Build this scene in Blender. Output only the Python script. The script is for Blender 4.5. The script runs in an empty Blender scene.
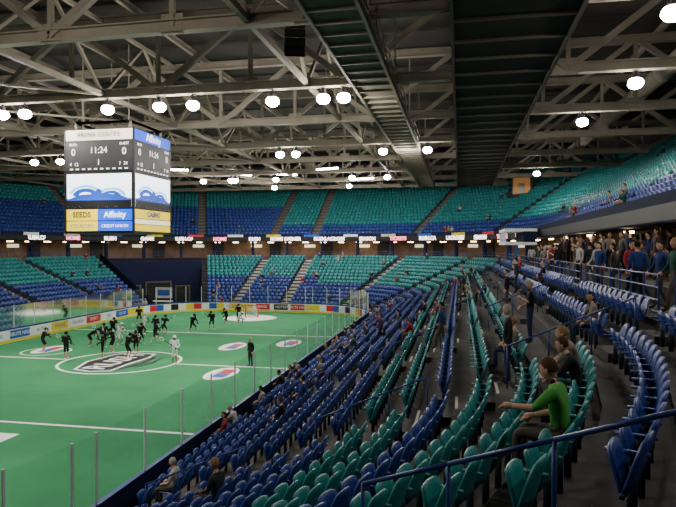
import bpy, math, random
import numpy as np
from mathutils import Vector, Matrix
random.seed(7)
rnd=random.Random(11)
S=bpy.context.scene
COL=S.collection

# ------------------------------------------------------------ materials
def mat(name,c,rough=.6,metal=0,emit=None,es=0,noise=0,nscale=5,spec=.3):
    m=bpy.data.materials.new(name); m.use_nodes=True
    nt=m.node_tree; b=nt.nodes['Principled BSDF']
    b.inputs['Base Color'].default_value=(*c,1)
    b.inputs['Roughness'].default_value=rough
    b.inputs['Metallic'].default_value=metal
    b.inputs['Specular IOR Level'].default_value=spec
    if emit:
        b.inputs['Emission Color'].default_value=(*emit,1)
        b.inputs['Emission Strength'].default_value=es
    if noise>0:
        tc=nt.nodes.new('ShaderNodeTexCoord'); n=nt.nodes.new('ShaderNodeTexNoise')
        n.inputs['Scale'].default_value=nscale; n.inputs['Detail'].default_value=4
        r=nt.nodes.new('ShaderNodeValToRGB')
        r.color_ramp.elements[0].position=.3; r.color_ramp.elements[1].position=.7
        r.color_ramp.elements[0].color=(*[v*(1-noise) for v in c],1)
        r.color_ramp.elements[1].color=(*[min(1,v*(1+noise)) for v in c],1)
        nt.links.new(tc.outputs['Object'],n.inputs['Vector'])
        nt.links.new(n.outputs['Fac'],r.inputs['Fac'])
        nt.links.new(r.outputs['Color'],b.inputs['Base Color'])
    return m
M={}
M['turf']=mat('turf',(.042,.22,.095),.85,noise=.12,nscale=.35,spec=.12)
M['white']=mat('white_paint',(.85,.87,.85),.5)
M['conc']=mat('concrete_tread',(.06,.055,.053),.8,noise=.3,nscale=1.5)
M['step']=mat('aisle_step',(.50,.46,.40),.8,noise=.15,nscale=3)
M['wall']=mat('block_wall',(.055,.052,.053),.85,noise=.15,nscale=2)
M['dark']=mat('dark_metal',(.02,.02,.024),.5)
M['navy']=mat('navy_panel',(.010,.014,.045),.7,spec=.1)
M['blueseat']=mat('seat_blue',(.018,.047,.235),.38,spec=.5)
M['turqseat']=mat('seat_turquoise',(.012,.205,.215),.38,spec=.5)
M['bracket']=mat('seat_bracket',(.03,.035,.05),.5,.3)
M['steel']=mat('truss_steel',(.215,.185,.145),.65,noise=.15,nscale=.8)
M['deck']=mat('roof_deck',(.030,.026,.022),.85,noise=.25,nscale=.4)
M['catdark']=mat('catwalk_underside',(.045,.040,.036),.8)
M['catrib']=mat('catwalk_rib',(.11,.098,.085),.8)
M['grate']=mat('catwalk_grating',(.16,.145,.12),.7,noise=.2,nscale=3)
M['post']=mat('glass_post_aluminium',(.6,.62,.62),.4)
M['rail']=mat('rail_blue',(.025,.05,.20),.35,.1)
M['lamp']=mat('lamp_glow',(1,1,1),.5,emit=(1,.97,.90),es=130)
M['warm']=mat('warm_lamp',(1,.7,.3),.5,emit=(1,.70,.36),es=16)
M['warmwall']=mat('concourse_wall',(.14,.095,.06),.8,noise=.3,nscale=1)
M['wood']=mat('orange_panel',(.55,.25,.08),.7,emit=(.8,.35,.12),es=.2)  # faint emission in the colour makes the panel look lit
M['redled']=mat('red_led',(.3,0,.02),.5,emit=(1,.25,.35),es=4)
M['pinkled']=mat('pink_led',(.3,.2,.2),.5,emit=(1,.85,.88),es=4)
M['whiteled']=mat('white_led',(1,1,1),.5,emit=(.78,.90,1),es=3.2)
M['creamsign']=mat('cream_backlit_sign',(.8,.75,.6),.5,emit=(1,.9,.68),es=1.1)
M['bluesign']=mat('blue_backlit_sign',(.01,.06,.5),.5,emit=(.01,.10,.95),es=1.3)
M['lightblue']=mat('screen_light_blue',(.2,.5,.9),.5,emit=(.10,.5,1),es=2)
M['screenblue']=mat('screen_blue',(.02,.1,.6),.5,emit=(.01,.07,.6),es=.7)
M['stat']=mat('stat_board',(.035,.035,.04),.5)
M['yellow']=mat('yellow_sign',(.8,.6,.03),.5,emit=(.95,.72,.02),es=.9)
M['yellowad']=mat('yellow_ad',(.8,.6,.03),.5)
M['redad']=mat('red_ad',(.55,.03,.04),.5)
M['bluead']=mat('blue_ad',(.02,.09,.42),.5)
M['blackad']=mat('black_ad',(.01,.01,.012),.5)
M['led']=mat('digit_led',(1,1,1),.5,emit=(1,.95,.85),es=1.4)
M['speaker']=mat('speaker_black',(.008,.008,.01),.6)
M['net']=mat('goal_net',(.6,.6,.6),.8)
g=bpy.data.materials.new('rink_glass'); g.use_nodes=True
nt=g.node_tree; nt.nodes.clear()
o=nt.nodes.new('ShaderNodeOutputMaterial'); mx=nt.nodes.new('ShaderNodeMixShader')
tr=nt.nodes.new('ShaderNodeBsdfTransparent'); gl=nt.nodes.new('ShaderNodeBsdfGlossy')
gl.inputs['Roughness'].default_value=.08; tr.inputs['Color'].default_value=(.90,.93,.93,1)
lw=nt.nodes.new('ShaderNodeLayerWeight'); lw.inputs['Blend'].default_value=.22
nt.links.new(lw.outputs['Fresnel'],mx.inputs[0]); nt.links.new(tr.outputs[0],mx.inputs[1])
nt.links.new(gl.outputs[0],mx.inputs[2]); nt.links.new(mx.outputs[0],o.inputs[0])
M['glass']=g

# ------------------------------------------------------------ mesh builder
class MB:
    def __init__(s): s.v=[];s.f=[];s.m=[];s.mats=[]
    def mi(s,m):
        if m not in s.mats: s.mats.append(m)
        return s.mats.index(m)
    def face(s,pts,m):
        b=len(s.v); s.v+= [tuple(p) for p in pts]; s.f.append(tuple(range(b,b+len(pts)))); s.m.append(s.mi(m))
    def add(s,v,f,m):
        b=len(s.v); s.v+=[tuple(p) for p in v]; k=s.mi(m)
        for q in f: s.f.append(tuple(i+b for i in q)); s.m.append(k)
    def box(s,c,sz,m,mtx=None):
        x,y,z=[q/2 for q in sz]
        vs=[Vector((a*x,b*y,d*z)) for a in(-1,1) for b in(-1,1) for d in(-1,1)]
        if mtx: vs=[mtx@q for q in vs]
        vs=[q+Vector(c) for q in vs]
        s.add(vs,[(0,1,3,2),(4,6,7,5),(0,4,5,1),(2,3,7,6),(0,2,6,4),(1,5,7,3)],m)
    def beam(s,p,q,w,h,m):
        p=Vector(p);q=Vector(q);d=q-p;L=d.length
        if L<1e-5:return
        y=d.normalized(); up=Vector((0,0,1)) if abs(y.z)<.98 else Vector((1,0,0))
        x=y.cross(up).normalized(); z=x.cross(y)
        mt=Matrix((x,y,z)).transposed()
        s.box((p+q)/2,(w,L,h),m,mt)
    def ibeam(s,p,q,w,h,m):
        t=.06
        p=Vector(p);q=Vector(q);u=Vector((0,0,(h-t)/2))
        s.beam(p+u,q+u,w,t,m); s.beam(p-u,q-u,w,t,m); s.beam(p,q,t,h-2*t,m)
    def tube(s,p,q,r,m,n=8,r2=None,cap=True):
        p=Vector(p);q=Vector(q);d=(q-p)
        y=d.normalized(); up=Vector((0,0,1)) if abs(y.z)<.98 else Vector((1,0,0))
        x=y.cross(up).normalized(); z=x.cross(y); r2=r if r2 is None else r2
        A=[p+(x*math.cos(a)+z*math.sin(a))*r for a in [2*math.pi*i/n for i in range(n)]]
        B=[q+(x*math.cos(a)+z*math.sin(a))*r2 for a in [2*math.pi*i/n for i in range(n)]]
        f=[(i,(i+1)%n,n+(i+1)%n,n+i) for i in range(n)]
        if cap: f+=[tuple(range(n-1,-1,-1)),tuple(range(n,2*n))]
        s.add(A+B,f,m)
    def ell(s,c,r,m,nu=10,nv=7,fn=None,mtx=None):
        vs=[];fs=[]
        for j in range(nv+1):
            ph=math.pi*j/nv
            for i in range(nu):
                a=2*math.pi*i/nu
                p=Vector((math.sin(ph)*math.cos(a),math.sin(ph)*math.sin(a),math.cos(ph)))
                if fn: p=fn(p)
                p=Vector((p.x*r[0],p.y*r[1],p.z*r[2]))
                if mtx: p=mtx@p
                vs.append(p+Vector(c))
        for j in range(nv):
            for i in range(nu):
                fs.append((j*nu+i,(j+1)*nu+i,(j+1)*nu+(i+1)%nu,j*nu+(i+1)%nu))
        s.add(vs,fs,m)
    def obj(s,name,loc=(0,0,0),rot=0,parent=None,smooth=False):
        me=bpy.data.meshes.new(name); me.from_pydata(s.v,[],s.f)
        for m in s.mats: me.materials.append(M[m] if isinstance(m,str) else m)
        me.polygons.foreach_set('material_index',s.m)
        if smooth: me.polygons.foreach_set('use_smooth',[True]*len(s.f))
        me.update()
        ob=bpy.data.objects.new(name,me); COL.objects.link(ob)
        ob.location=loc; ob.rotation_euler=(0,0,rot)
        if parent: ob.parent=parent
        return ob
def text(body,size,loc,rot,m,parent,name='lettering',bold=0):
    c=bpy.data.curves.new(name,'FONT'); c.body=body; c.size=size; c.align_x='CENTER'; c.align_y='CENTER'
    c.offset=bold; c.materials.append(M[m]); c.extrude=.002; c.resolution_u=3
    ob=bpy.data.objects.new(name,c); COL.objects.link(ob); ob.location=loc; ob.rotation_euler=rot
    ob.parent=parent
    return ob

# ------------------------------------------------------------ rink outline
CX,CY,HW,HL,R=-22.,36.,13.,31.,8.5
NS=15
base=[]
corners=[(CX+HW-R,CY-HL+R,-90),(CX+HW-R,CY+HL-R,0),(CX-HW+R,CY+HL-R,90),(CX-HW+R,CY-HL+R,180)]
for cx,cy,a0 in corners:
    for i in range(NS+1):
        a=math.radians(a0+90*i/NS)
        base.append((cx+R*math.cos(a),cy+R*math.sin(a),math.cos(a),math.sin(a),a0+90*i/NS))
NB=len(base)
def P(i,d,z):
    b=base[i%NB]; return (b[0]+b[2]*d,b[1]+b[3]*d,z)
def istun(i):
    a,b=base[i%NB][4],base[(i+1)%NB][4]
    return a>=113 and b<=151 and b>a
def sweep(name,prof,mats,skip=None,only=None):
    mb=MB()
    for i in range(NB):
        if skip and skip(i): continue
        if only and not only(i): continue
        for k in range(len(prof)-1):
            m=mats if isinstance(mats,str) else mats[k]
            if m is None: continue
            (d0,z0),(d1,z1)=prof[k],prof[k+1]
            mb.face([P(i,d0,z0),P(i+1,d0,z0),P(i+1,d1,z1),P(i,d1,z1)],m)
    return mb.obj(name)

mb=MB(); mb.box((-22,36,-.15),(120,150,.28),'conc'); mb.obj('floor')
mb=MB(); mb.face([P(i,0,.0) for i in range(NB)],'turf'); mb.obj('turf_field')
mb=MB()
def strip(p,q,w,m,z=.012):
    p=Vector((*p,z));q=Vector((*q,z));d=(q-p).normalized();n=Vector((-d.y,d.x,0))*w/2
    mb.face([p-n,q-n,q+n,p+n],m)
def ring(c,r0,r1,m,z=.012,n=48,a0=0,a1=360,sx=1,sy=1):
    for i in range(n):
        a=math.radians(a0+(a1-a0)*i/n);b=math.radians(a0+(a1-a0)*(i+1)/n)
        pts=[(r0,a),(r1,a),(r1,b),(r0,b)]
        if r0==0: pts=[(0,a),(r1,a),(r1,b)]
        mb.face([(c[0]+r*math.cos(t)*sx,c[1]+r*math.sin(t)*sy,z) for r,t in pts],m)
strip((-34.9,36),(-26,36),.2,'white');strip((-18,36),(-9.1,36),.2,'white')
for y in(22.6,49.4): strip((-34.9,y),(-9.1,y),.2,'white')
ring((-22,36),3.75,3.95,'white')
def poly2(L,m,z): mb.face([(-22+a,36+b,z) for a,b in L],m)
poly2([(-1.5,-2.9),(-2.3,-.4),(-1.9,2.4),(-1.1,3.3),(.9,3.1),(1.2,1.6),(1.0,-.6),(1.1,-2.9),(-.2,-3.3)],'white',.014)
poly2([(-1.35,-2.75),(-2.1,-.4),(-1.75,2.3),(-1.0,3.1),(.75,2.9),(1.0,1.6),(.82,-.6),(.92,-2.75),(-.2,-3.1)],'blackad',.016)
poly2([(1.3,-2.6),(1.9,-.2),(1.5,2.2),(1.2,2.1),(1.45,-.2),(1.1,-2.5)],'blackad',.017)
poly2([(2.0,-1.6),(2.4,0),(2.0,1.8),(1.85,1.75),(2.12,0),(1.85,-1.5)],'blackad',.017)
for y in(61,11):
    ring((-22,y),2.7,2.82,'white')
ring((-22,61),0,2.6,'white',z=.009)
ring((-29.5,38.5),1.6,1.72,'white')
ring((-34.5,32.5),0,3.6,'white',z=.010,a0=-65,a1=65);ring((-34.5,32.5),0,3.3,'turf',z=.014,a0=-65,a1=65)
for c in((-14,33.8),(-17,43.2),(-29.8,39.3),(-13.2,45.5)):
    ring(c,0,1.2,'white',z=.018,sx=.75,sy=1.5)
    mb.box((c[0]+.15,c[1]-.55,.022),(.8,1.1,.004),'bluead'); mb.box((c[0]+.15,c[1]+.6,.022),(.8,1.1,.004),'redad')
mb.box((-18.3,20.6,.01),(1.6,1.2,.006),'white')
mk=mb.obj('field_markings')
text('RUSH',2.15,(-22.35,36,.026),(0,0,math.pi/2),'white',mk,bold=.03)

sweep('dasher_boards',[(0,0),(0,.2),(0,1.02),(-.02,1.02),(-.02,1.14),(.14,1.14),(.14,0)],['yellowad','white','rail','rail','rail','navy'])
mb=MB(); ads=[]
for i,(x,m) in enumerate([(-18.4,'redad'),(-20.4,'blackad'),(-22.6,'redad'),(-24.6,'yellowad'),(-26.2,'yellowad')]):
    mb.box((x,66.97,.62),(1.7,.03,.66),m)
    ads.append((x,66.94,m,0))
for i,(y,m) in enumerate([(57.5,'bluead'),(55,'white'),(52.5,'redad'),(50,'white'),(47.5,'yellowad'),(45,'white'),(42.5,'bluead'),(40,'white'),(37.5,'blackad'),(35,'redad'),(32.5,'white')]):
    mb.box((-34.97,y,.62),(.03,2.2,.66),m); ads.append((-34.94,y,m,1))
cyc=['yellowad','yellowad','white','yellowad','bluead','white','redad','yellowad','white','blackad','white','bluead','redad','white','yellowad']
for i in range(NB):
    a0,a1=base[i][4],base[(i+1)%NB][4]
    if a1-a0>1 and a1-a0<10 and 0<=a0<180:
        mb.face([P(i,-.03,.3),P(i+1,-.03,.3),P(i+1,-.03,.95),P(i,-.03,.95)],cyc[i%15])
ab=mb.obj('board_advert_panels')
wd=['TRIBUTE NIGHT','MOTORS','DELIVERS','HOTEL','CO-OP','FOODS','BANK','TIRE','AUTO','RADIO','SPORT']
for i,(x,y,m,k) in enumerate(ads):
    t='bluead' if m in('white','yellowad') else 'white'
    text(wd[(i*3)%len(wd)],.42,(x,y,.62),(math.pi/2,0,math.pi/2 if k else 0),t,ab)
GT=2.95
pm=MB(); gm=MB()
path=[]
for i in range(NB):
    a=Vector(P(i,.06,0));b=Vector(P(i+1,.06,0));L=(b-a).length
    n=max(1,round(L/2.4)) if L>3 else 1
    for k in range(n): path.append((a.lerp(b,k/n),L>3 or (i%2==0)))
pts=[p for p,k in path if k]
for i,p in enumerate(pts):
    q=pts[(i+1)%len(pts)]
    pm.box((p.x,p.y,(1.14+GT)/2),(.05,.05,GT-1.14),'post')
    gm.face([(p.x,p.y,1.15),(q.x,q.y,1.15),(q.x,q.y,GT-.03),(p.x,p.y,GT-.03)],'glass')
pm.obj('rink_glass_posts'); gm.obj('rink_glass_panels')

# ------------------------------------------------------------ bowls
T,RI=.86,.37; D0,Z0=.3,.45; NR=15
def lz(i): return Z0+RI*i
prof=[(.15,0),(D0,0),(D0,Z0)]
mats=['conc','wall']
for i in range(NR):
    d=D0+T*i
    prof+= [(d+T,lz(i)),(d+T,lz(i+1))]; mats+=['conc','wall']
DC=D0+T*NR; ZC=lz(NR)
prof+=[(19,ZC),(19,8.5)]; mats+=['conc','warmwall']
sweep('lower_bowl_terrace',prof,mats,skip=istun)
sweep('concourse_tunnel_bridge',[(9.5,ZC-.3),(19,ZC),(19,8.5)],['navy','warmwall'],only=istun)
sweep('tunnel_portal_wall',[(9.5,0),(9.5,ZC-.3)],'navy',only=istun)
mb=MB()
for a in(114,150):
    i=[k for k in range(NB) if abs(base[k][4]-a)<.1][0]
    mb.face([P(i,.3,0),P(i,DC,0),P(i,DC,ZC+.9),P(i,.3,1.2)],'navy')
for a,wd_,hh in((132,3.0,3.0),(122,1.6,2.4),(143,2.0,2.6)):
    c=corners[2];p=Vector((c[0]+(R+9.3)*math.cos(math.radians(a)),c[1]+(R+9.3)*math.sin(math.radians(a)),0))
    rt=Matrix.Rotation(math.radians(a-90),3,'Z')
    mb.box((p.x,p.y,hh/2),(wd_,.12,hh),'blackad',rt)
    for s in(-1,1): mb.box(p+rt@Vector((s*(wd_/2+.08),-.05,0))+Vector((0,0,hh/2)),(.14,.2,hh),'catrib',rt)
    mb.box(p+rt@Vector((0,-.05,hh+.07)),(wd_+.3,.2,.14),'catrib',rt)
mb.obj('tunnel_entrance')
mb=MB()
tb=Vector((-35.6,67.4,0))
mb.box(tb+Vector((0,0,1.0)),(2.4,.9,.08),'white')
for s in(-1,1):
    for t in(-1,1): mb.box(tb+Vector((s*1.1,t*.38,.48)),(.07,.07,.96),'dark')
mb.box(tb+Vector((0,.4,2.0)),(2.2,.06,1.3),'step');mb.box(tb+Vector((0,.36,2.0)),(1.6,.04,.7),'bluead')
for s in(-1,1): mb.box(tb+Vector((s*1.0,.44,1.2)),(.06,.06,2.4),'dark')
mb.obj('officials_table')
UT,UR,UD,UZ,UN=.82,.5,15.9,9.0,19
prof=[(19,8.5),(15.5,8.4),(15.5,9.4),(15.65,9.4),(15.65,UZ),(UD,UZ)]
mats=['navy','navy','navy','wall','conc']
for i in range(UN):
    d=UD+UT*i
    prof+=[(d+UT,UZ+UR*i),(d+UT,UZ+UR*(i+1))]; mats+=['conc','wall']
prof+=[(UD+UT*UN+2,UZ+UR*UN),(UD+UT*UN+2,22)]; mats+=['conc','wall']
sweep('upper_bowl_terrace',prof,mats)
rb=sweep('led_ribbon_board',[(15.44,8.45),(15.44,9.0)],'blackad')
def led(ang,t,m,ci):
    c=corners[ci]; r=R+15.38;a=math.radians(ang)
    text(t,.66,(c[0]+r*math.cos(a),c[1]+r*math.sin(a),8.73),(math.pi/2,0,a-math.pi/2),m,rb,bold=.03)
text('HOME OPENER',.66,(-24.4,CY+HL+15.38,8.73),(math.pi/2,0,0),'pinkled',rb,bold=.03)
text('RUSH',.66,(-19.4,CY+HL+15.38,8.73),(math.pi/2,0,0),'pinkled',rb,bold=.03)
for k,ang in enumerate(range(12,90,11)): led(ang,['RUSH.CA','TICKETS','SEASON','LACROSSE'][k%4],'redled' if k%4==1 else 'pinkled',1)
for k,ang in enumerate(range(96,180,12)): led(ang,['RUSH','HOME','RUSH.CA','GAME'][k%4],'redled' if k%4==1 else 'pinkled',2)
mb=MB()
def along(d,step,y0=-5):
    out=[]
    for i in range(NB):
        a=Vector(P(i,d,0));b=Vector(P(i+1,d,0));out.append((a,b))
    res=[];carry=0
    for (a,b),i in zip(out,range(NB)):
        L=(b-a).length; t=carry
        while t<L:
            p=a.lerp(b,t/L); n=Vector((base[i][2]+base[(i+1)%NB][2],base[i][3]+base[(i+1)%NB][3],0)).normalized()
            if p.y>y0: res.append((p,n))
            t+=step
        carry=t-L
    return res
cols=['white','redad','yellowad','bluead','step','white','bluead','yellowad']
for k,(p,n) in enumerate(along(15.42,5.6,20)):
    if p.x>-8 and p.y<62: continue
    rt=Matrix.Rotation(math.atan2(n.y,n.x)-math.pi/2,3,'Z')
    mb.box((p.x,p.y,9.2),(2.2,.05,.34),cols[k%8],rt)
mb.obj('fascia_advert_panels')
mb=MB(); mb3=MB()
for k,(p,n) in enumerate(along(16.4,2.6,5)):
    rt=Matrix.Rotation(math.atan2(n.y,n.x)-math.pi/2,3,'Z')
    right=p.x>4 and p.y<60
    if not right or k%3==0: mb.box((p.x,p.y,8.26),(.75,.3,.10),'warm',rt)
    q=p+n*2.5
    if k%3==0: mb3.box((q.x,q.y,7.2),(1.7,.12,2.2),'blackad',rt)
    elif k%3==1 and not right: mb3.box((q.x,q.y,7.75),(1.6,.12,.4),'creamsign',rt)
    if k%2==0 and not right: 
        q=p-n*.4; mb3.box((q.x,q.y,7.25),(.35,.35,2.36),'navy',rt)
mb.obj('concourse_ceiling_lights'); mb3.obj('concourse_doors_and_pillars')
PZ=ZC+.5
mb=MB(); mb.box((7.7,28,ZC+.255),(4.4,34,.49),'conc'); mb.box((5.48,28,ZC+.46),(.06,34,.1),'wall')
mb.obj('standing_platform')
mb=MB()
mb.box((4.9,55,9.0),(2.6,7,.25),'white');mb.box((4.9,55,7.9),(2.6,7,.25),'white')
mb.box((5.6,55,8.45),(1.0,7,.9),'navy')
for k in range(5): mb.box((3.7,51.6+k*1.7,8.45),(.12,.12,.84),'white')
mb.box((3.75,55,8.15),(.06,7,.24),'bluead')
for y in(51.8,58.2): mb.box((4.6,y,6.9),(.25,.25,1.75),'bluead')
mb.obj('press_box')
mb=MB(); rt=Matrix.Rotation(math.radians(-40),3,'Z'); c0=Vector((7.9,81.2,15.7))
mb.box(c0,(2.6,.3,2.4),'wood',rt); mb.box(c0+rt@Vector((0,-.2,-.5)),(.9,.1,1.4),'step',rt)
for s in(-1,1): mb.box(c0+rt@Vector((s*1.35,0,-.1)),(.15,.4,2.7),'steel',rt)
mb.obj('upper_doorway_panel')

# ------------------------------------------------------------ seats
def shell(fn,nx,nz,th):
    V=[];F=[]
    for k in range(2):
        for j in range(nz+1):
            for i in range(nx+1):
                V.append(fn(-1+2*i/nx,j/nz,k*th))
    W=nx+1;O=W*(nz+1)
    for j in range(nz):
        for i in range(nx):
            a=j*W+i
            F.append((a,a+1,a+W+1,a+W)); F.append((O+a,O+a+W,O+a+W+1,O+a+1))
    rim=[i for i in range(W)]+[j*W+nx for j in range(1,nz+1)]+[nz*W+i for i in range(nx-1,-1,-1)]+[j*W for j in range(nz-1,0,-1)]
    n=len(rim)
    for i in range(n):
        a,b=rim[i],rim[(i+1)%n]; F.append((a,a+O,b+O,b))
    return V,F
def seatmesh(hi,openp):
    nx,nz=(6,5) if hi else (2,1)
    V=[];F=[];Ms=[]
    def add(v,f,m):
        b=len(V);V.extend(v);F.extend([tuple(i+b for i in q) for q in f]);Ms.extend([m]*len(f))
    def back(u,v,t):
        w=.225*(1-.30*max(0,v-.6)/.4*abs(u)) if hi else .22
        return (u*w,.10+.13*v+t-.05*u*u,.38+.47*v-(.07*u*u*v if hi else 0))
    add(*shell(back,nx,nz,.03),0)
    if openp:
        def pan(u,v,t): return (u*.21,.12-.42*v,.40+t+.03*v-.02*(1-u*u)*math.sin(v*3))
    else:
        def pan(u,v,t):
            w=.21*(1-.12*v*abs(u))
            return (u*w,.07-.10*v-t-.03*math.sin(v*3.1)*(1-u*u),.36+.38*v-(.04*u*u*v if hi else 0))
    add(*shell(pan,nx,max(1,nz-1),.035),0)
    def bx(x0,x1,y0,y1,z0,z1,m):
        v=[(x,y,z) for x in(x0,x1) for y in(y0,y1) for z in(z0,z1)]
        add(v,[(0,1,3,2),(4,6,7,5),(0,4,5,1),(2,3,7,6),(0,2,6,4),(1,5,7,3)],m)
    bx(-.262,-.235,.02,.10,0,.46,1)
    if hi:
        bx(-.27,-.228,-.16,.20,.56,.59,0); bx(-.258,-.24,.02,.1,.44,.56,1)
        bx(-.25,.25,.04,.08,.34,.38,1)
    return np.array(V,dtype=np.float32),F,Ms
SM={(h,o):seatmesh(h,o) for h in(0,1) for o in(0,1)}
TH=math.radians(11.5)
def view(x,y):
    return -x*math.sin(TH)+y*math.cos(TH), x*math.cos(TH)+y*math.sin(TH)
seats=[]; aisles=[]
def addrow(bowl,row,d,z,pts,sec):
    for (x,y,a) in pts:
        dp,rt=view(x,y)
        if dp<1.2 or abs(rt/dp)>.8: continue
        seats.append([x,y,z,a,bowl,row,sec])
rows=[('L',i,D0+T*i+.52,lz(i)) for i in range(NR)]+[('U',i,UD+UT*i+.5,UZ+UR*i) for i in range(UN)]
SP=.53; G=.62
yb=[13.5,22.5,31.5,40.5,49.5,58.5]
for bowl,i,d,z in rows:
    for k in range(5):
        n=int((9-2*G)/SP)
        if not(bowl=='L' and i==12): addrow(bowl,i,d,z,[(-9+d,yb[k]+G+(9-2*G)*(j+.5)/n,-math.pi/2) for j in range(n)],'R%d'%k)
        addrow(bowl,i,d,z,[(-35-d,yb[k]+G+(9-2*G)*(j+.5)/n,math.pi/2) for j in range(n)],'W%d'%k)
    for k,(x0,x1,g0,g1) in enumerate([(-26.5,-20.3,G,G),(-20.3,-17.5,G,0)]):
        L=x1-x0-g0-g1;n=int(L/SP)
        addrow(bowl,i,d,z,[(x0+g0+L*(j+.5)/n,67+d,0) for j in range(n)],'F%d'%k)
    rr=R+d
    for ci,brk in((0,[-62,-26,0]),(1,[0,30,62,90]),(2,[90,114,150,180])):
        cx,cy,_=corners[ci]
        for k in range(len(brk)-1):
            if bowl=='L' and brk[k]==114: continue
            g0=G/rr; g1=0 if brk[k+1]==90 else G/rr
            a0=math.radians(brk[k])+g0;a1=math.radians(brk[k+1])-g1
            n=int((a1-a0)*rr/SP)
            pp=[]
            for j in range(n):
                a=a0+(a1-a0)*(j+.5)/n
                x,y=cx+rr*math.cos(a),cy+rr*math.sin(a)
                if bowl=='U' and (x-7.9)**2+(y-81.2)**2<4: continue
                pp.append((x,y,a-math.pi/2))
            addrow(bowl,i,d,z,pp,'C%d%d'%(ci,k))
for k in yb: aisles+= [(-9,k,1,0),(-35,k,-1,0)]
aisles+=[(-26.5,67,0,1),(-20.3,67,0,1)]
for ci,angs in((0,(-62,-26)),(1,(30,62)),(2,(114,150))):
    cx,cy,_=corners[ci]
    for a in angs:
        a=math.radians(a); aisles.append((cx+R*math.cos(a),cy+R*math.sin(a),math.cos(a),math.sin(a)))
def scol(s):
    x,y,z,a,b,row,sec=s
    if b=='L':
        if sec[0]=='R' or sec[:2]=='C0':
            return 0 if row in(0,1,2,3,4,5,6,9,13,14) else 1
        if sec[:2]=='C1': return 0 if row<6 else 1
        return 0 if row<8 else 1
    if sec[0]=='W' or sec[:2]=='C2': return 0 if row<9 else 1
    return 0 if row<3 else 1
people=[]
opn=set()
for idx,s in enumerate(seats):
    x,y,z,a,b,row,sec=s
    dist=math.hypot(x,y)
    p=0
    if b=='L':
        if sec[0]=='R' or sec[:2]=='C0':
            p=.022
            if row<4: p=.13 if y<45 else .06
            if row>=10: p=.04
            if dist<11: p=0
        elif sec[0]=='W': p=.015
        else: p=.03
    else:
        if sec[0]=='R': p=(.05 if row<3 and y<48 else .004)
        else: p=.005
    if rnd.random()<p: people.append(idx);opn.add(idx)
def nearest(x,y,row,b='L'):
    return min((i for i,s in enumerate(seats) if s[4]==b and s[5]==row),key=lambda i:(seats[i][0]-x)**2+(seats[i][1]-y)**2)
green=nearest(1.5,7.4,12); buddy=nearest(1.9,9.9,12)
for i in(green,buddy): opn.add(i)
people=[i for i in people if i not in(green,buddy)]
groups={}
for idx,s in enumerate(seats):
    hi=1 if (math.hypot(s[0],s[1])<26 and s[4]=='L') else 0
    groups.setdefault((s[4],s[6],scol(s)),[]).append((idx,hi,1 if idx in opn else 0))
for (b,sec,col),L in groups.items():
    vs=[];fl=[];ft=[];mi=[];off=0
    for idx,hi,op in L:
        V,F,Ms=SM[(hi,op)]
        x,y,z,a=seats[idx][:4]
        c,sn=math.cos(a),math.sin(a)
        W=np.empty_like(V);W[:,0]=V[:,0]*c-V[:,1]*sn+x;W[:,1]=V[:,0]*sn+V[:,1]*c+y;W[:,2]=V[:,2]+z+.002
        vs.append(W)
        for q in F: fl.extend([i+off for i in q]);ft.append(len(q))
        mi.extend(Ms);off+=len(V)
    vs=np.concatenate(vs); me=bpy.data.meshes.new('stadium_seat_block')
    me.vertices.add(len(vs));me.vertices.foreach_set('co',vs.ravel())
    me.loops.add(len(fl));me.loops.foreach_set('vertex_index',fl)
    me.polygons.add(len(ft));st=np.concatenate([[0],np.cumsum(ft)[:-1]]).astype(np.int32)
    me.polygons.foreach_set('loop_start',st);me.polygons.foreach_set('loop_total',ft)
    me.polygons.foreach_set('material_index',mi)
    me.materials.append(M['turqseat' if col else 'blueseat']);me.materials.append(M['bracket'])
    me.update(calc_edges=True);me.validate()
    COL.objects.link(bpy.data.objects.new('stadium_seat_block',me))
mb=MB();mr=MB()
for (x,y,nx,ny) in aisles:
    n=Vector((nx,ny,0)); rt=Matrix.Rotation(math.atan2(ny,nx)-math.pi/2,3,'Z')
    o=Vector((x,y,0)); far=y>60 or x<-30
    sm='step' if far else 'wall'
    tun=abs(math.degrees(math.atan2(ny,nx))-114)<1 or abs(math.degrees(math.atan2(ny,nx))-150)<1
    for i in range(NR):
        if tun: break
        d=D0+T*i
        p=o+n*(d+T-.2)
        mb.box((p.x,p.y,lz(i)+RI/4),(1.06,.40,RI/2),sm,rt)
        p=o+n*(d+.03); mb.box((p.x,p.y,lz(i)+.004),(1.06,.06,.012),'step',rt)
    for i in range(UN):
        d=UD+UT*i
        p=o+n*(d+UT-.19); mb.box((p.x,p.y,UZ+UR*i+UR/4),(1.06,.38,UR/2),'catrib',rt)
    if tun: continue
    for r0,r1 in((1,4),(6,9),(11,14)):
        prev=None
        for r in range(r0,r1+1):
            p=o+n*(D0+T*r+.25); zz=lz(r)
            mr.tube((p.x,p.y,zz),(p.x,p.y,zz+.92),.019,'rail')
            cur=Vector((p.x,p.y,zz+.92))
            if prev is not None:
                mr.tube(prev,cur,.021,'rail')
            prev=cur
mb.obj('aisle_stair_steps'); mr.obj('aisle_handrails',smooth=True)
mr=MB()
RP=[q for q in along(DC+.12,1.1,8.5)]
def inaisle(p):
    for (x,y,nx,ny) in aisles:
        q=Vector((x+nx*(DC+.12),y+ny*(DC+.12),0))
        if (q-p).length<.75: return True
    return False
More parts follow.
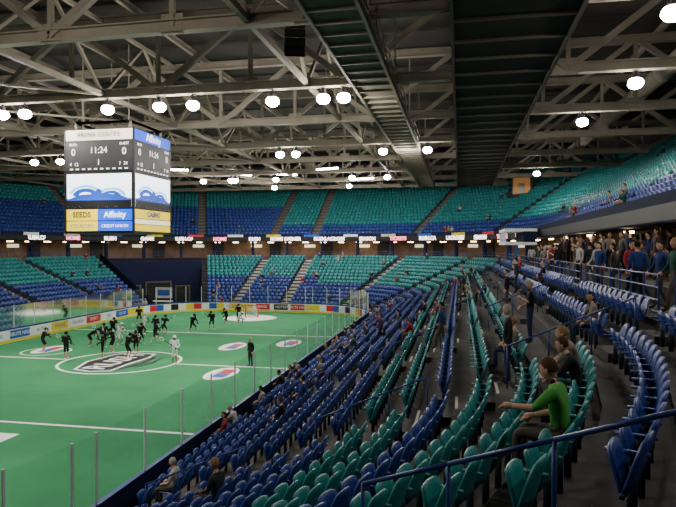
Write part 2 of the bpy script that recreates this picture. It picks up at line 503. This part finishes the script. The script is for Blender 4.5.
for k in range(len(RP)-1):
    (p,n),(q,_)=RP[k],RP[k+1]
    if (q-p).length>1.6 or p.x<-30 and p.y<30 : continue
    mr.tube((p.x,p.y,ZC),(p.x,p.y,ZC+1.0),.025,'rail',6)
    if inaisle((p+q)/2): continue
    for h in(.98,.7,.42,.14):
        mr.tube((p.x,p.y,ZC+h),(q.x,q.y,ZC+h),.02,'rail',6)
mr.obj('concourse_guard_rail')

# ------------------------------------------------------------ roof
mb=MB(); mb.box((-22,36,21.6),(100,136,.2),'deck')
for i in range(34): 
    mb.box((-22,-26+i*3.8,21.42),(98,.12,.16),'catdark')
mb.obj('ceiling')
mb=MB()
for x in range(-66,25,6): mb.ibeam((x,-20,20.95),(x,98,20.95),.22,.4,'steel')
mb.obj('roof_purlins')
TY=[4,13,22,31,40,49,58,67,76,85]
ZB,ZT=16.3,20.4
for ti,y in enumerate(TY):
    mb=MB(); x0,x1=-60,16; n=14; dx=(x1-x0)/n
    mb.ibeam((x0-8,y,ZT),(x1+8,y,ZT),.42,.5,'steel')
    mb.ibeam((x0,y,ZB),(x1,y,ZB),.42,.5,'steel')
    mb.beam((x0,y,ZB),(x0-8,y,ZT),.3,.3,'steel'); mb.beam((x1,y,ZB),(x1+8,y,ZT),.3,.3,'steel')
    for k in range(n+1):
        x=x0+k*dx
        mb.beam((x,y,ZB),(x,y,ZT),.2,.2,'steel')
        if k<n:
            if k%2==0: mb.beam((x,y,ZB),(x+dx,y,ZT),.30,.30,'steel')
            else: mb.beam((x,y,ZT),(x+dx,y,ZB),.30,.30,'steel')
        mb.box((x,y,ZB+.1),(.9,.1,.8),'steel')
    mb.obj('roof_truss')
mb=MB()
for x in(-56,-44,-32,-20,-8):
    for k in range(len(TY)-1):
        a,b=TY[k],TY[k+1]
        mb.beam((x,a,ZB),(x,b,ZB),.22,.25,'steel'); mb.beam((x,a,ZT),(x,b,ZT),.2,.22,'steel')
        mb.beam((x,a,ZB),(x,(a+b)/2,ZT),.16,.16,'steel'); mb.beam((x,(a+b)/2,ZT),(x,b,ZB),.16,.16,'steel')
    for k in range(len(TY)-1):
        a,b=TY[k],TY[k+1]
        if x in(-56,-32): mb.beam((x,a,ZB),(x+12,b,ZB),.12,.12,'steel')
mb.obj('roof_bracing')
def catwalk(x0,x1,z,m,sm,name,ribs):
    mb=MB(); y0,y1=-3,80; xc=(x0+x1)/2
    mb.box((xc,(y0+y1)/2,z),(x1-x0,y1-y0,.08),m)
    for x in(x0,x1):
        mb.beam((x,y0,z),(x,y1,z),.12,.36,sm)
        for h in(.55,1.1): mb.beam((x,y0,z+h),(x,y1,z+h),.06,.06,sm)
        yy=y0
        while yy<y1:
            mb.beam((x,yy,z),(x,yy,z+1.1),.06,.06,sm); yy+=2.25
        for y in TY[:-1]: mb.beam((x,y,z),(x,y,ZT),.09,.09,sm)
    yy=y0
    while yy<y1:
        mb.box((xc,yy,z-.09),(x1-x0,.1,.14),sm); yy+=ribs
    mb.obj(name)
catwalk(-5.2,-3.3,15.7,'grate','steel','catwalk',1.2)
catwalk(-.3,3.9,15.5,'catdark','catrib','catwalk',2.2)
mb=MB()
for x in(-40,12.5):
    mb.tube((x,0,18.6),(x,80,18.6),.55,'grate',14)
    for k in range(18): mb.tube((x,2+k*4.4,18.6),(x,2.15+k*4.4,18.6),.6,'steel',14)
mb.obj('ventilation_duct',smooth=False)
for (x,y,z,L,az) in((-21,70,16.4,3.4,.5),(-27,71,16.6,3.,.5),(-12,74,16.1,3.2,-.35),(-14,63,16.0,2.6,-.35),(-31,62,16.2,2.6,.4)):  # thin glowing bars hung as pale streaks under the roof
    mb=MB(); mb.box((0,0,0),(L,.24,.10),'lamp'); mb.box((0,0,.1),(L+.1,.34,.1),'steel')
    for s in(-1,1): mb.tube((s*L/2,0,.1),(s*L/2,0,4.2),.02,'dark')
    mb.obj('glowing_roof_bar',loc=(x,y,z),rot=az)
lm=MB()
lm.tube((0,0,.54),(0,0,.28),.14,'dark',12,.18)
lm.tube((0,0,.28),(0,0,.18),.20,'steel',16,.26)
lm.ell((0,0,.0),(.36,.36,.28),'lamp',16,10)
lm.tube((0,0,.48),(0,0,.62),.04,'dark',8)
L0=lm.obj('arena_floodlight',smooth=False); me0=L0.data; bpy.data.objects.remove(L0)
lamps=[(x,31) for x in(-38,-26.6,-25.1,-19.7,-16.5,-14.5,-9.9,-7.1,-6.0)]
lamps+=[(x,49) for x in(-38.7,-36,-15,-13.6,-6.2,-2.6)]
lamps+=[(x,67) for x in(-30,-26.5,-26,-21,-12,-8)]
lamps+=[(-24,76),(-14,76),(-34,58),(7.5,40.5),(8.2,31),(6.95,22),(8,67)]
lamps+=[(-30,13),(-14,13),(-22,13),(8,13),(8,4),(-9,4)]  # last two are added out of view to brighten the near stands
for (x,y) in lamps:
    ob=bpy.data.objects.new('arena_floodlight',me0);COL.objects.link(ob)
    yy=min(TY,key=lambda t:abs(t-y))
    ob.location=(x,yy,ZB-.87)
def light(kind,loc,power,col=(1,.92,.79),r=.15,target=None,spot=1.4,blend=.5,name='floodlight_and_fill'):
    d=bpy.data.lights.new(name,kind); d.energy=power;d.color=col;d.shadow_soft_size=r
    if kind=='SPOT': d.spot_size=spot;d.spot_blend=blend
    ob=bpy.data.objects.new(name,d);COL.objects.link(ob);ob.location=loc
    if target: ob.rotation_euler=(Vector(target)-Vector(loc)).to_track_quat('-Z','Y').to_euler()
    return ob
for (x,y) in[(-38,31),(-25.8,31),(-15.5,31),(-6.5,31),(-37,49),(-14.3,49),(-4.4,49),(-26,67),(-12,67),(7.5,40),(6.95,22),(-24,76),(-14,76),(8,67),(-14,13),(8,13),(-34,58),(-9,4),(8,4)]:  # last two points are added fill for the dark area near the camera
    light('POINT',(x,y,ZB-1.45),(720 if y<60 else 880) if x<5 else 380,r=.2)
for x in(-31,-22,-13):  # added fill spots without fixtures, extra brightness for the field
    for y in(13,31,40,58):
        light('SPOT',(x,y+.0,ZB-1.8),3700,target=(x+(-22-x)*.15,y+(36-y)*.05,0),spot=1.35,blend=.6,r=.3)
for y in(20,40,60): light('POINT',(7.4,y,8.05),45,(1,.8,.55),.1,name='concourse_light')
for x in(-30,-22,-14): light('POINT',(x,84.,7.9),130,(1,.7,.4),.1,name='concourse_light')

# ------------------------------------------------------------ scoreboard
sb=bpy.data.objects.new('scoreboard',None);COL.objects.link(sb);sb.location=(-22,36,0)
mb=MB();w=4.7;zb,zt=8.45,14.95
mb.box((0,0,(zb+zt)/2),(w,w,zt-zb),'dark')
for x in(-1,1):
    for y in(-1,1):
        mb.beam((x*w/2,y*w/2,zb-.05),(x*w/2,y*w/2,zt+.05),.10,.10,'dark')
        mb.beam((x*1.6,y*1.6,zt),(x*1.6,y*1.6,ZB+4),.05,.05,'steel')
        mb.beam((x*1.9,y*1.9,zt+.5),(-x*1.9,y*1.9,zt+.5),.12,.12,'steel')
        mb.beam((x*1.9,y*1.9,zt+.5),(x*1.9,-y*1.9,zt+.5),.12,.12,'steel')
        mb.beam((x*1.9,y*1.9,zt),(x*1.9,y*1.9,zt+.5),.12,.12,'steel')
mb.obj('housing',parent=sb)
def arc(c,r0,r1,a0,a1,n=10):
    o=[(c[0]+r1*math.cos(math.radians(a0+(a1-a0)*i/n)),c[1]+r1*math.sin(math.radians(a0+(a1-a0)*i/n))*.6) for i in range(n+1)]
    q=[(c[0]+r0*math.cos(math.radians(a0+(a1-a0)*i/n)),c[1]+r0*math.sin(math.radians(a0+(a1-a0)*i/n))*.6) for i in range(n+1)]
    return o,q
for k in range(4):
    a=k*math.pi/2; mb=MB(); e=w/2
    def q(x0,x1,z0,z1,m,dp=.03):
        mb.box(((x0+x1)/2,-e-dp/2,(z0+z1)/2),(x1-x0,dp,z1-z0),m)
    def poly(pts,m,dp): mb.face([(x,-e-dp,z) for x,z in pts],m)
    q(-2.3,2.3,14.25,14.9,'creamsign' if k%2==0 else 'bluesign')
    q(-2.3,2.3,12.35,14.15,'stat',.04)
    q(-2.3,2.3,10.0,12.28,'dark',.04)
    q(-2.22,2.22,10.1,12.15,'whiteled',.05)
    q(-2.22,2.22,10.1,10.5,'dark',.055); q(-2.22,2.22,10.5,10.62,'screenblue',.056)
    for c,r0,r1,a0,a1,m,dp in(((-.9,10.75),.95,1.2,15,165,'lightblue',.058),((.9,10.7),.75,1.0,10,170,'lightblue',.059),((-.9,10.7),.55,.95,10,170,'screenblue',.061),((.85,10.65),.45,.75,10,170,'screenblue',.062)):
        oo,qq=arc(c,r0,r1,a0,a1)
        for i in range(len(oo)-1): poly([oo[i],oo[i+1],qq[i+1],qq[i]],m,dp)
    poly([(.0+.22*math.cos(t*math.pi/6),11.0+.24*math.sin(t*math.pi/6)) for t in range(12)],'screenblue',.064)
    poly([(-2.0,10.62),(-1.4,10.85),(0,10.95),(1.4,10.85),(2.05,10.62)],'screenblue',.063)
    if k%2==0:
        q(-2.25,-.1,9.25,9.95,'yellow',.05); q(-.05,2.25,9.25,9.95,'bluesign',.05)
        q(-2.25,-.1,8.6,9.2,'yellow',.05); q(-.05,2.25,8.6,9.2,'bluesign',.05)
    else:
        q(-2.25,2.25,9.4,9.95,'yellow',.05); q(-2.25,2.25,9.05,9.35,'creamsign',.05); q(-2.25,2.25,8.6,9.0,'yellow',.05)
    for i in range(10): q(-2.0+i*.42,-1.8+i*.42,12.42,12.5,'led',.05)
    fo=mb.obj('display_face',rot=a,parent=sb)
    def tx(s,size,x,z,m,dp=.07,b=0): text(s,size,(x,-e-dp,z),(math.pi/2,0,0),m,fo,bold=b)
    tx('0',.62,-1.75,13.5,'led'); tx('11:24',.55,0,13.6,'led'); tx('0',.62,1.75,13.5,'led')
    tx('1',.5,0,12.85,'led'); tx('RUSH',.22,-1.75,13.98,'led'); tx('GUEST',.22,1.75,13.98,'led')
    tx('4  12',.3,-1.7,12.75,'led');tx('7  31',.3,1.7,12.75,'led')
    if k%2==0:
        tx('ARENA CENTRE',.42,0,14.57,'stat'); tx('SEEDS',.48,-1.18,9.6,'stat',b=.01);tx('Affinity',.52,1.1,9.6,'led',b=.01);tx('CREDIT UNION',.26,1.1,8.9,'led');tx('COUNTRY',.34,-1.18,8.9,'bluead')
    else:
        tx('Affinity',.66,0,14.57,'led',b=.015); tx('CASINO',.45,0,9.67,'bluead',b=.02)
for (x,y,z,n) in((-7.4,26.5,19.2,7),(-9.3,41.5,19.6,5),(-30,26.5,18.8,6)):
    mb=MB();p=Vector((0,0,0))
    for i in range(n):
        a=math.radians(3+i*4); rt=Matrix.Rotation(a,3,'X')
        mb.box(p+Vector((0,0,-.2)),(.95,.6,.36),'speaker',rt)
        mb.box(p+rt@Vector((0,-.31,-.0))+Vector((0,0,-.2)),(.85,.03,.28),'dark',rt)
        p=p+rt@Vector((0,-.02,-.4))
    mb.beam((0,0,.05),(0,0,1.7),.06,.06,'steel'); mb.box((0,0,.03),(1.0,.5,.08),'steel')
    mb.obj('speaker_array',loc=(x,y,z),rot=math.radians(20))

def goal(x,y,r):
    mb=MB()
    for s in(-1,1):
        mb.tube((s*.7,0,0),(s*.7,0,1.3),.06,'redad')
        mb.tube((s*.7,0,.04),(0,1.3,.04),.03,'redad'); mb.tube((s*.7,0,1.3),(0,1.3,.04),.02,'net')
    mb.tube((-.75,0,1.3),(.75,0,1.3),.06,'redad')
    for i in range(9):
        t=i/8; mb.tube((-.7+1.4*t,0,1.3),(0,1.3,.04),.012,'net',4)
    for i in range(1,7):
        t=i/7
        for s in(-1,1): mb.tube((s*.7*(1-t),1.3*t,0.04),(s*.7*(1-t),1.3*t,1.3-1.26*t),.012,'net',4)
        mb.tube((-.7*(1-t),1.3*t,1.3-1.26*t),(.7*(1-t),1.3*t,1.3-1.26*t),.012,'net',4)
    mb.obj('lacrosse_goal',loc=(x,y,.01),rot=r)
goal(-22,61.5,0); goal(-22,10.5,math.pi)

# ------------------------------------------------------------ people
def skin(verts,edges,rad,roots,sub=1):
    me=bpy.data.meshes.new('sk');me.from_pydata(verts,edges,[])
    ob=bpy.data.objects.new('sk',me);COL.objects.link(ob)
    m=ob.modifiers.new('s','SKIN');m.use_smooth_shade=True;m.branch_smoothing=.3
    sv=me.skin_vertices[0].data
    for i,r in enumerate(rad):
        sv[i].radius=(r,r) if not isinstance(r,tuple) else r; sv[i].use_root=i in roots
    if sub:
        m=ob.modifiers.new('u','SUBSURF');m.levels=sub;m.render_levels=sub
    dg=bpy.context.evaluated_depsgraph_get();ev=ob.evaluated_get(dg);em=ev.to_mesh()
    V=[v.co.copy() for v in em.vertices];F=[tuple(p.vertices) for p in em.polygons]
    ev.to_mesh_clear();bpy.data.objects.remove(ob);bpy.data.meshes.remove(me)
    return V,F
def segd(p,a,b):
    ab=b-a;t=max(0,min(1,(p-a).dot(ab)/max(ab.dot(ab),1e-9)));return (p-(a+ab*t)).length
def person(J,name,kind='fan',short=False,sub=1,longhair=False):
    names=['pelvis','spine','chest','neck','headb']+[a+s for s in'LR' for a in('sh','el','wr','hip','kn','an','toe')]
    idx={n:i for i,n in enumerate(names)}
    V=[Vector(J[n]) for n in names]
    bulk=1.18 if kind=='player' else 1.0
    rd={'pelvis':.135,'spine':.125,'chest':.14,'neck':.055,'headb':.052,'sh':.078,'el':.047,'wr':.031,'hip':.095,'kn':.062,'an':.042,'toe':.035}
    rad=[rd.get(n,rd.get(n[:-1],.05))*(bulk if n[:2] in('ch','sh','el','sp') else 1) for n in names]
    E=[('pelvis','spine'),('spine','chest'),('chest','neck'),('neck','headb')]
    for s in'LR': E+=[('chest','sh'+s),('sh'+s,'el'+s),('el'+s,'wr'+s),('pelvis','hip'+s),('hip'+s,'kn'+s),('kn'+s,'an'+s),('an'+s,'toe'+s)]
    sv,sf=skin(V,[(idx[a],idx[b]) for a,b in E],rad,{0},sub)
    tag={}
    for a,b in E:
        k=b[:-1] if b[-1] in'LR' else b
        t={'spine':0,'chest':0,'neck':0,'headb':1,'sh':0,'el':0,'wr':1 if short else 0,'hip':2,'kn':2,'an':1 if kind=='player' else 2,'toe':3}[k]
        tag[(a,b)]=t
    cent=[sum((sv[i] for i in f),Vector())/len(f) for f in sf]
    mb=MB(); mb.mats=['shirt','skin','pants','shoes','hair','dark']
    b0=len(mb.v); mb.v+=[tuple(v) for v in sv]
    for f,c in zip(sf,cent):
        best=min(E,key=lambda e:segd(c,V[idx[e[0]]],V[idx[e[1]]]))
        t=tag[best]
        if best==('neck','headb') or (best==('chest','neck') and (c-V[3]).length<.055): t=1
        mb.f.append(tuple(i+b0 for i in f));mb.m.append(t)
    for s in'LR':
        w=V[idx['wr'+s]];e=V[idx['el'+s]];d=(w-e).normalized()
        side=Vector((1,0,0)) if abs(d.x)<.8 else Vector((0,1,0))
        side=(side-d*side.dot(d)).normalized();nrm=d.cross(side)
        thumb=-side if s=='L' else side
        vs=[];es=[];rr=[];roots=set()
        def chain(ps,rs):
            b=len(vs);roots.add(b)
            for k,(pp,r) in enumerate(zip(ps,rs)):
                vs.append(pp);rr.append(r)
                if k: es.append((b+k-1,b+k))
        chain([w-d*.01,w+d*.045,w+d*.085],[.026,.033,.030])
        curl=nrm*(-1 if nrm.z>0 else 1)
        for k,(o,L) in enumerate([(-.03,.06),(-.01,.075),(.01,.07),(.03,.055)]):
            r0=w+d*.075+side*o
            chain([r0,r0+d*L*.5+curl*.006,r0+d*L*.85+curl*.03],[.0095,.009,.0075])
        r0=w+d*.03+thumb*.02
        chain([r0,r0+thumb*.03+d*.02,r0+thumb*.035+d*.055+curl*.01],[.012,.0105,.009])
        hv,hf=skin(vs,es,rr,roots,0)
        mb.add(hv,hf,'skin' if kind!='player' else 'dark')
    hc=Vector(J['head']); yaw=J.get('yaw',0);pit=J.get('pit',0)
    H=Matrix.Rotation(yaw,3,'Z')@Matrix.Rotation(pit,3,'X')
    def hf(p):
        x,y,z=p
        if z<0: x*=1-.32*z*z; y=y*(1-.18*z*z)-.08*z*z
        if y<-.75 and abs(x)<.2 and -.25<z<.2: y-=.18
        return Vector((x,y,z))
    mb.ell(hc,(.076,.096,.122),'skin',14,12,hf,H)
    for s in(-1,1):
        mb.ell(hc+H@Vector((s*.077,.008,-.005)),(.012,.02,.032),'skin',6,5,None,H)
        mb.ell(hc+H@Vector((s*.03,-.083,.012)),(.013,.010,.008),'dark',6,4,None,H)
    mb.ell(hc+H@Vector((0,-.086,-.055)),(.024,.008,.006),'dark',6,4,None,H)
    if kind=='player':
        mb.ell(hc+H@Vector((0,.01,.025)),(.105,.13,.125),'hair',14,8,lambda p:Vector((p.x,p.y,max(p.z,-.35))),H)
        mb.box(hc+H@Vector((0,-.12,.045)),(.15,.07,.02),'hair',H)
        for k in range(5): mb.tube(hc+H@Vector((-.07+.035*k,-.115,.02)),hc+H@Vector((-.05+.025*k,-.11,-.12)),.006,'dark',4)
        for k in range(3): mb.tube(hc+H@Vector((-.08,-.115,-.02-.04*k)),hc+H@Vector((.08,-.115,-.02-.04*k)),.006,'dark',4)
    else:
        def hair(p):
            z=p.z
            if p.y<-.2: z=max(z,.45)
            else: z=max(z,-.35 if not longhair else -1.3)
            return Vector((p.x,p.y,z))
        mb.ell(hc+H@Vector((0,.008,.012)),(.086,.102,.128),'hair',14,9,hair,H)
        if longhair: mb.ell(hc+H@Vector((0,.07,-.10)),(.075,.045,.13),'hair',10,8,None,H)
    if kind=='player' :
        a=V[idx['wrL']];b=V[idx['wrR']];d=(b-a).normalized()
        st=a-d*.25;en=b+d*.45
        mb.tube(st,en,.016,'dark',6)
        u=d.cross(Vector((0,1,0))).normalized()
        tip=en+d*.3
        mb.tube(en,en+d*.12+u*.09,.013,'shoes',5);mb.tube(en+d*.12+u*.09,tip+u*.08,.013,'shoes',5)
        mb.tube(en,en+d*.12-u*.09,.013,'shoes',5);mb.tube(en+d*.12-u*.09,tip-u*.08,.013,'shoes',5)
        mb.tube(tip+u*.08,tip-u*.08,.013,'shoes',5)
        for k in range(3): mb.tube(en+d*(.1+.07*k)+u*.08,en+d*(.1+.07*k)-u*.08,.005,'shoes',4)
        for s in'LR': mb.ell(V[idx['sh'+s]]+Vector((0,0,.03)),(.12,.11,.08),'shirt',8,6)
    me=bpy.data.meshes.new(name);me.from_pydata(mb.v,[],mb.f)
    me.polygons.foreach_set('material_index',mb.m);me.polygons.foreach_set('use_smooth',[True]*len(mb.f))
    for k in mb.mats: me.materials.append(None)
    me.update();return me
def sym(d):
    J={}
    for k,v in d.items():
        if k.endswith('*'):
            J[k[:-1]+'L']=v;J[k[:-1]+'R']=(-v[0],v[1],v[2])
        else: J[k]=v
    return J
def var(J,**kw): 
    K=dict(J);K.update(kw);return K
stand=sym({'pelvis':(0,0,.96),'spine':(0,.01,1.14),'chest':(0,.01,1.34),'neck':(0,.01,1.49),'headb':(0,-.005,1.56),'head':(0,-.02,1.65),
 'sh*':(.175,.01,1.42),'el*':(.235,.05,1.14),'wr*':(.225,-.06,.91),'hip*':(.095,0,.90),'kn*':(.105,-.02,.50),'an*':(.11,.03,.085),'toe*':(.135,-.12,.04)})
phone=var(stand,elL=(.24,-.04,1.16),wrL=(.10,-.26,1.28),elR=(-.24,.0,1.13),wrR=(-.12,-.22,1.02),pit=.25)
walk=var(stand,knL=(.1,-.18,.53),anL=(.1,-.22,.12),toeL=(.12,-.37,.07),knR=(-.1,.06,.49),anR=(-.1,.26,.13),toeR=(-.11,.15,.05),wrL=(.24,.12,.93),wrR=(-.22,-.22,.95),elR=(-.24,-.03,1.14),elL=(.24,.12,1.15))
sit=sym({'pelvis':(0,.02,.53),'spine':(0,.07,.72),'chest':(0,.07,.93),'neck':(0,.04,1.07),'headb':(0,.015,1.13),'head':(0,-.01,1.22),
 'sh*':(.175,.06,1.0),'el*':(.23,.0,.74),'wr*':(.13,-.22,.66),'hip*':(.1,0,.51),'kn*':(.13,-.42,.52),'an*':(.13,-.40,.085),'toe*':(.15,-.55,.04)})
lean=var(sit,spine=(0,-.02,.73),chest=(0,-.10,.92),neck=(0,-.17,1.04),headb=(0,-.20,1.09),head=(0,-.24,1.17),shL=(.175,-.10,.98),shR=(-.175,-.10,.98),elL=(.21,-.28,.72),elR=(-.21,-.28,.72),wrL=(.06,-.43,.66),wrR=(-.06,-.43,.64),pit=.1)
turn=var(sit,yaw=.9,wrL=(.2,-.2,.6),elR=(-.3,-.05,.78))
reach=var(sit,elL=(.27,-.2,.84),wrL=(.22,-.46,.82),wrR=(-.10,-.30,.66),spine=(0,.02,.73),chest=(0,-.02,.94),neck=(0,-.06,1.07),headb=(0,-.085,1.13),head=(0,-.11,1.22),shL=(.19,-.03,1.01),shR=(-.19,-.03,1.01),pit=.2,yaw=-.2)
pl1=var(stand,pelvis=(0,.06,.86),hipL=(.1,.05,.82),hipR=(-.1,.05,.82),spine=(0,.0,1.03),chest=(0,-.08,1.22),neck=(0,-.14,1.35),headb=(0,-.17,1.42),head=(0,-.2,1.5),shL=(.2,-.07,1.29),shR=(-.2,-.07,1.29),
 elL=(.32,-.2,1.08),wrL=(.16,-.38,1.0),elR=(-.32,-.2,1.1),wrR=(-.18,-.38,1.2),knL=(.18,-.14,.47),anL=(.22,.02,.085),toeL=(.26,-.13,.04),knR=(-.18,-.14,.47),anR=(-.22,.02,.085),toeR=(-.26,-.13,.04))
pl2=var(pl1,knL=(.12,-.28,.55),anL=(.12,-.15,.2),toeL=(.13,-.28,.04),knR=(-.12,.08,.46),anR=(-.12,.36,.22),toeR=(-.12,.28,.08),pelvis=(0,0,.9),wrL=(.2,-.36,.9),wrR=(-.1,-.4,1.15))
pl3=var(pl1,spine=(0,-.18,.95),chest=(0,-.36,1.05),neck=(0,-.5,1.1),headb=(0,-.56,1.13),head=(0,-.64,1.16),shL=(.2,-.4,1.08),shR=(-.2,-.4,1.08),elL=(.26,-.5,.8),wrL=(.15,-.6,.6),elR=(-.26,-.5,.82),wrR=(-.15,-.62,.7))
pl4=var(stand,elL=(.3,-.05,1.16),wrL=(.16,-.28,1.05),elR=(-.3,-.05,1.16),wrR=(-.2,-.28,1.28))
PM={}
for n,J,kw in [('stand',stand,{}),('phone',phone,dict(short=True)),('walk',walk,{}),('standw',stand,dict(longhair=True)),
  ('sit',sit,{}),('lean',lean,dict(short=True)),('turn',turn,dict(longhair=True)),('reach',reach,dict(short=True,sub=2)),
  ('pl1',pl1,dict(kind='player')),('pl2',pl2,dict(kind='player')),('pl3',pl3,dict(kind='player')),('pl4',pl4,dict(kind='player'))]:
    PM[n]=person(J,'person_'+n,**kw)
def cm(name,c): return mat(name,c,.8,spec=.15)
shirts=[cm('cloth_%d'%i,c) for i,c in enumerate([(.02,.02,.025),(.03,.03,.04),(.35,.34,.33),(.30,.02,.03),(.02,.04,.16),(.10,.10,.11),(.01,.01,.012),(.2,.04,.05),(.02,.08,.06),(.2,.17,.14),(.05,.03,.05)])]
greenm=cm('green_shirt',(.07,.32,.06))
skins=[cm('skin_%d'%i,c) for i,c in enumerate([(.55,.32,.23),(.45,.26,.18),(.62,.40,.30)])]
pants=[cm('pants_%d'%i,c) for i,c in enumerate([(.02,.03,.07),(.015,.015,.02),(.08,.07,.06)])]
hairs=[cm('hair_%d'%i,c) for i,c in enumerate([(.02,.012,.008),(.08,.04,.02),(.25,.16,.07),(.01,.01,.01),(.3,.28,.27)])]
shoe=cm('shoe',(.03,.03,.03)); darkm=cm('eye_dark',(.02,.01,.01))
jb=cm('jersey_black',(.012,.012,.014)); jw=cm('jersey_white',(.7,.7,.7)); pw=cm('white_shoe',(.7,.7,.7))
def put(pose,x,y,z,a,sh=None,pn=None,hr=None,sk=None,sho=None,name='spectator',sc=1):
    ob=bpy.data.objects.new(name,PM[pose]);COL.objects.link(ob)
    ob.location=(x,y,z);ob.rotation_euler=(0,0,a);ob.scale=(sc,)*3
    ms=[sh or rnd.choice(shirts),sk or rnd.choice(skins),pn or rnd.choice(pants),sho or shoe,hr or rnd.choice(hairs),darkm]
    for s,m in zip(ob.material_slots,ms): s.link='OBJECT';s.material=m
    return ob
for i in people:
    x,y,z,a=seats[i][:4]
    put(rnd.choice(['sit','sit','lean','turn']),x,y,z+.005,a+rnd.uniform(-.1,.1),sc=rnd.uniform(.93,1.02))
x,y,z,a=seats[green][:4]; put('reach',x,y,z+.005,a,sh=greenm,hr=hairs[1],sk=skins[0],pn=pants[2],sc=1.06)
x,y,z,a=seats[buddy][:4]; put('lean',x,y,z+.005,a,sh=shirts[0],hr=hairs[1])
def crowd(n,x0,x1,y0,y1,z,placed,turns,mind=.30):
    c=0;tries=0
    while c<n and tries<4000:
        tries+=1
        y=y0+(y1-y0)*rnd.random()**1.3; x=rnd.uniform(x0,x1)
        if any((x-p[0])**2+(y-p[1])**2<mind for p in placed): continue
        placed.append((x,y));c+=1
        put(rnd.choice(['stand','phone','walk','standw']),x,y,z+.005,rnd.choice(turns)+rnd.uniform(-.3,.3),sc=rnd.uniform(.93,1.03))
pls=[]
crowd(24,4.75,5.2,13.5,44,ZC,pls,[-1.57,-1.57,-1.2,-2.0,3.1,0])
crowd(50,5.85,9.2,13,44,PZ,pls,[-1.57,-1.57,-1.2,-2.0,1.4,0])
for (r,y,k) in((11,14.05,'standw'),(9,22.5,'walk'),(13,31.6,'stand'),(12,17.5,'phone'),(12,26,'stand'),(5,31.5,'walk'),(10,40.4,'walk')):
    put(k,-9+D0+T*r+.3,y,lz(r)+.01,-1.57)
pl=[(-26,35.9,'pl4',1.2,0),(-29.6,38.3,'pl1',2,0),(-23.6,36.4,'pl4',-1,0),(-22.1,37.0,'pl1',2.6,0),(-22.4,38.6,'pl2',.4,0),(-24.3,42.5,'pl1',1,0),(-23.6,43.5,'pl2',2.2,0),
(-24.9,46,'pl4',0,0),(-25,47.6,'pl1',3,0),(-18,35.7,'pl4',.3,1),(-22.3,51.6,'pl1',0,0),(-22.0,54.3,'pl2',-.7,0),(-21.8,57.0,'pl4',0,0),
(-25.9,42.2,'pl1',1.5,1),(-26.2,40.6,'pl4',.8,0),(-28.4,45.3,'pl2',1,0),(-31,54,'pl1',.5,0),(-27.7,41,'pl3',1.9,0),(-21,55.4,'pl3',.6,1),(-24.6,39.2,'pl1',-.6,0),(-26.8,47.5,'pl4',2,1),(-23.0,49,'pl2',1.3,0)]
for (x,y,p,a,t) in pl:
    put(p,x,y,.02,a,sh=jw if t else jb,pn=jw if t else jb,hr=jw if t else jb,sho=pw,name='lacrosse_player',sc=1.06)
put('stand',-13,36.1,.015,-.5,sh=jb,pn=pants[1],name='referee',sc=1.05)

# ------------------------------------------------------------ world + camera
w=bpy.data.worlds.new('world');S.world=w;w.use_nodes=True
w.node_tree.nodes['Background'].inputs[0].default_value=(.02,.02,.024,1)
w.node_tree.nodes['Background'].inputs[1].default_value=1
cd=bpy.data.cameras.new('camera');cam=bpy.data.objects.new('camera',cd);COL.objects.link(cam)
cd.sensor_width=36;cd.lens=36*600/676;cd.clip_end=400;cd.clip_start=.05
cam.location=(0,0,7.6);cam.rotation_euler=(math.radians(90-.62),0,TH)
S.camera=cam
print('seats',len(seats),'people',len(people))
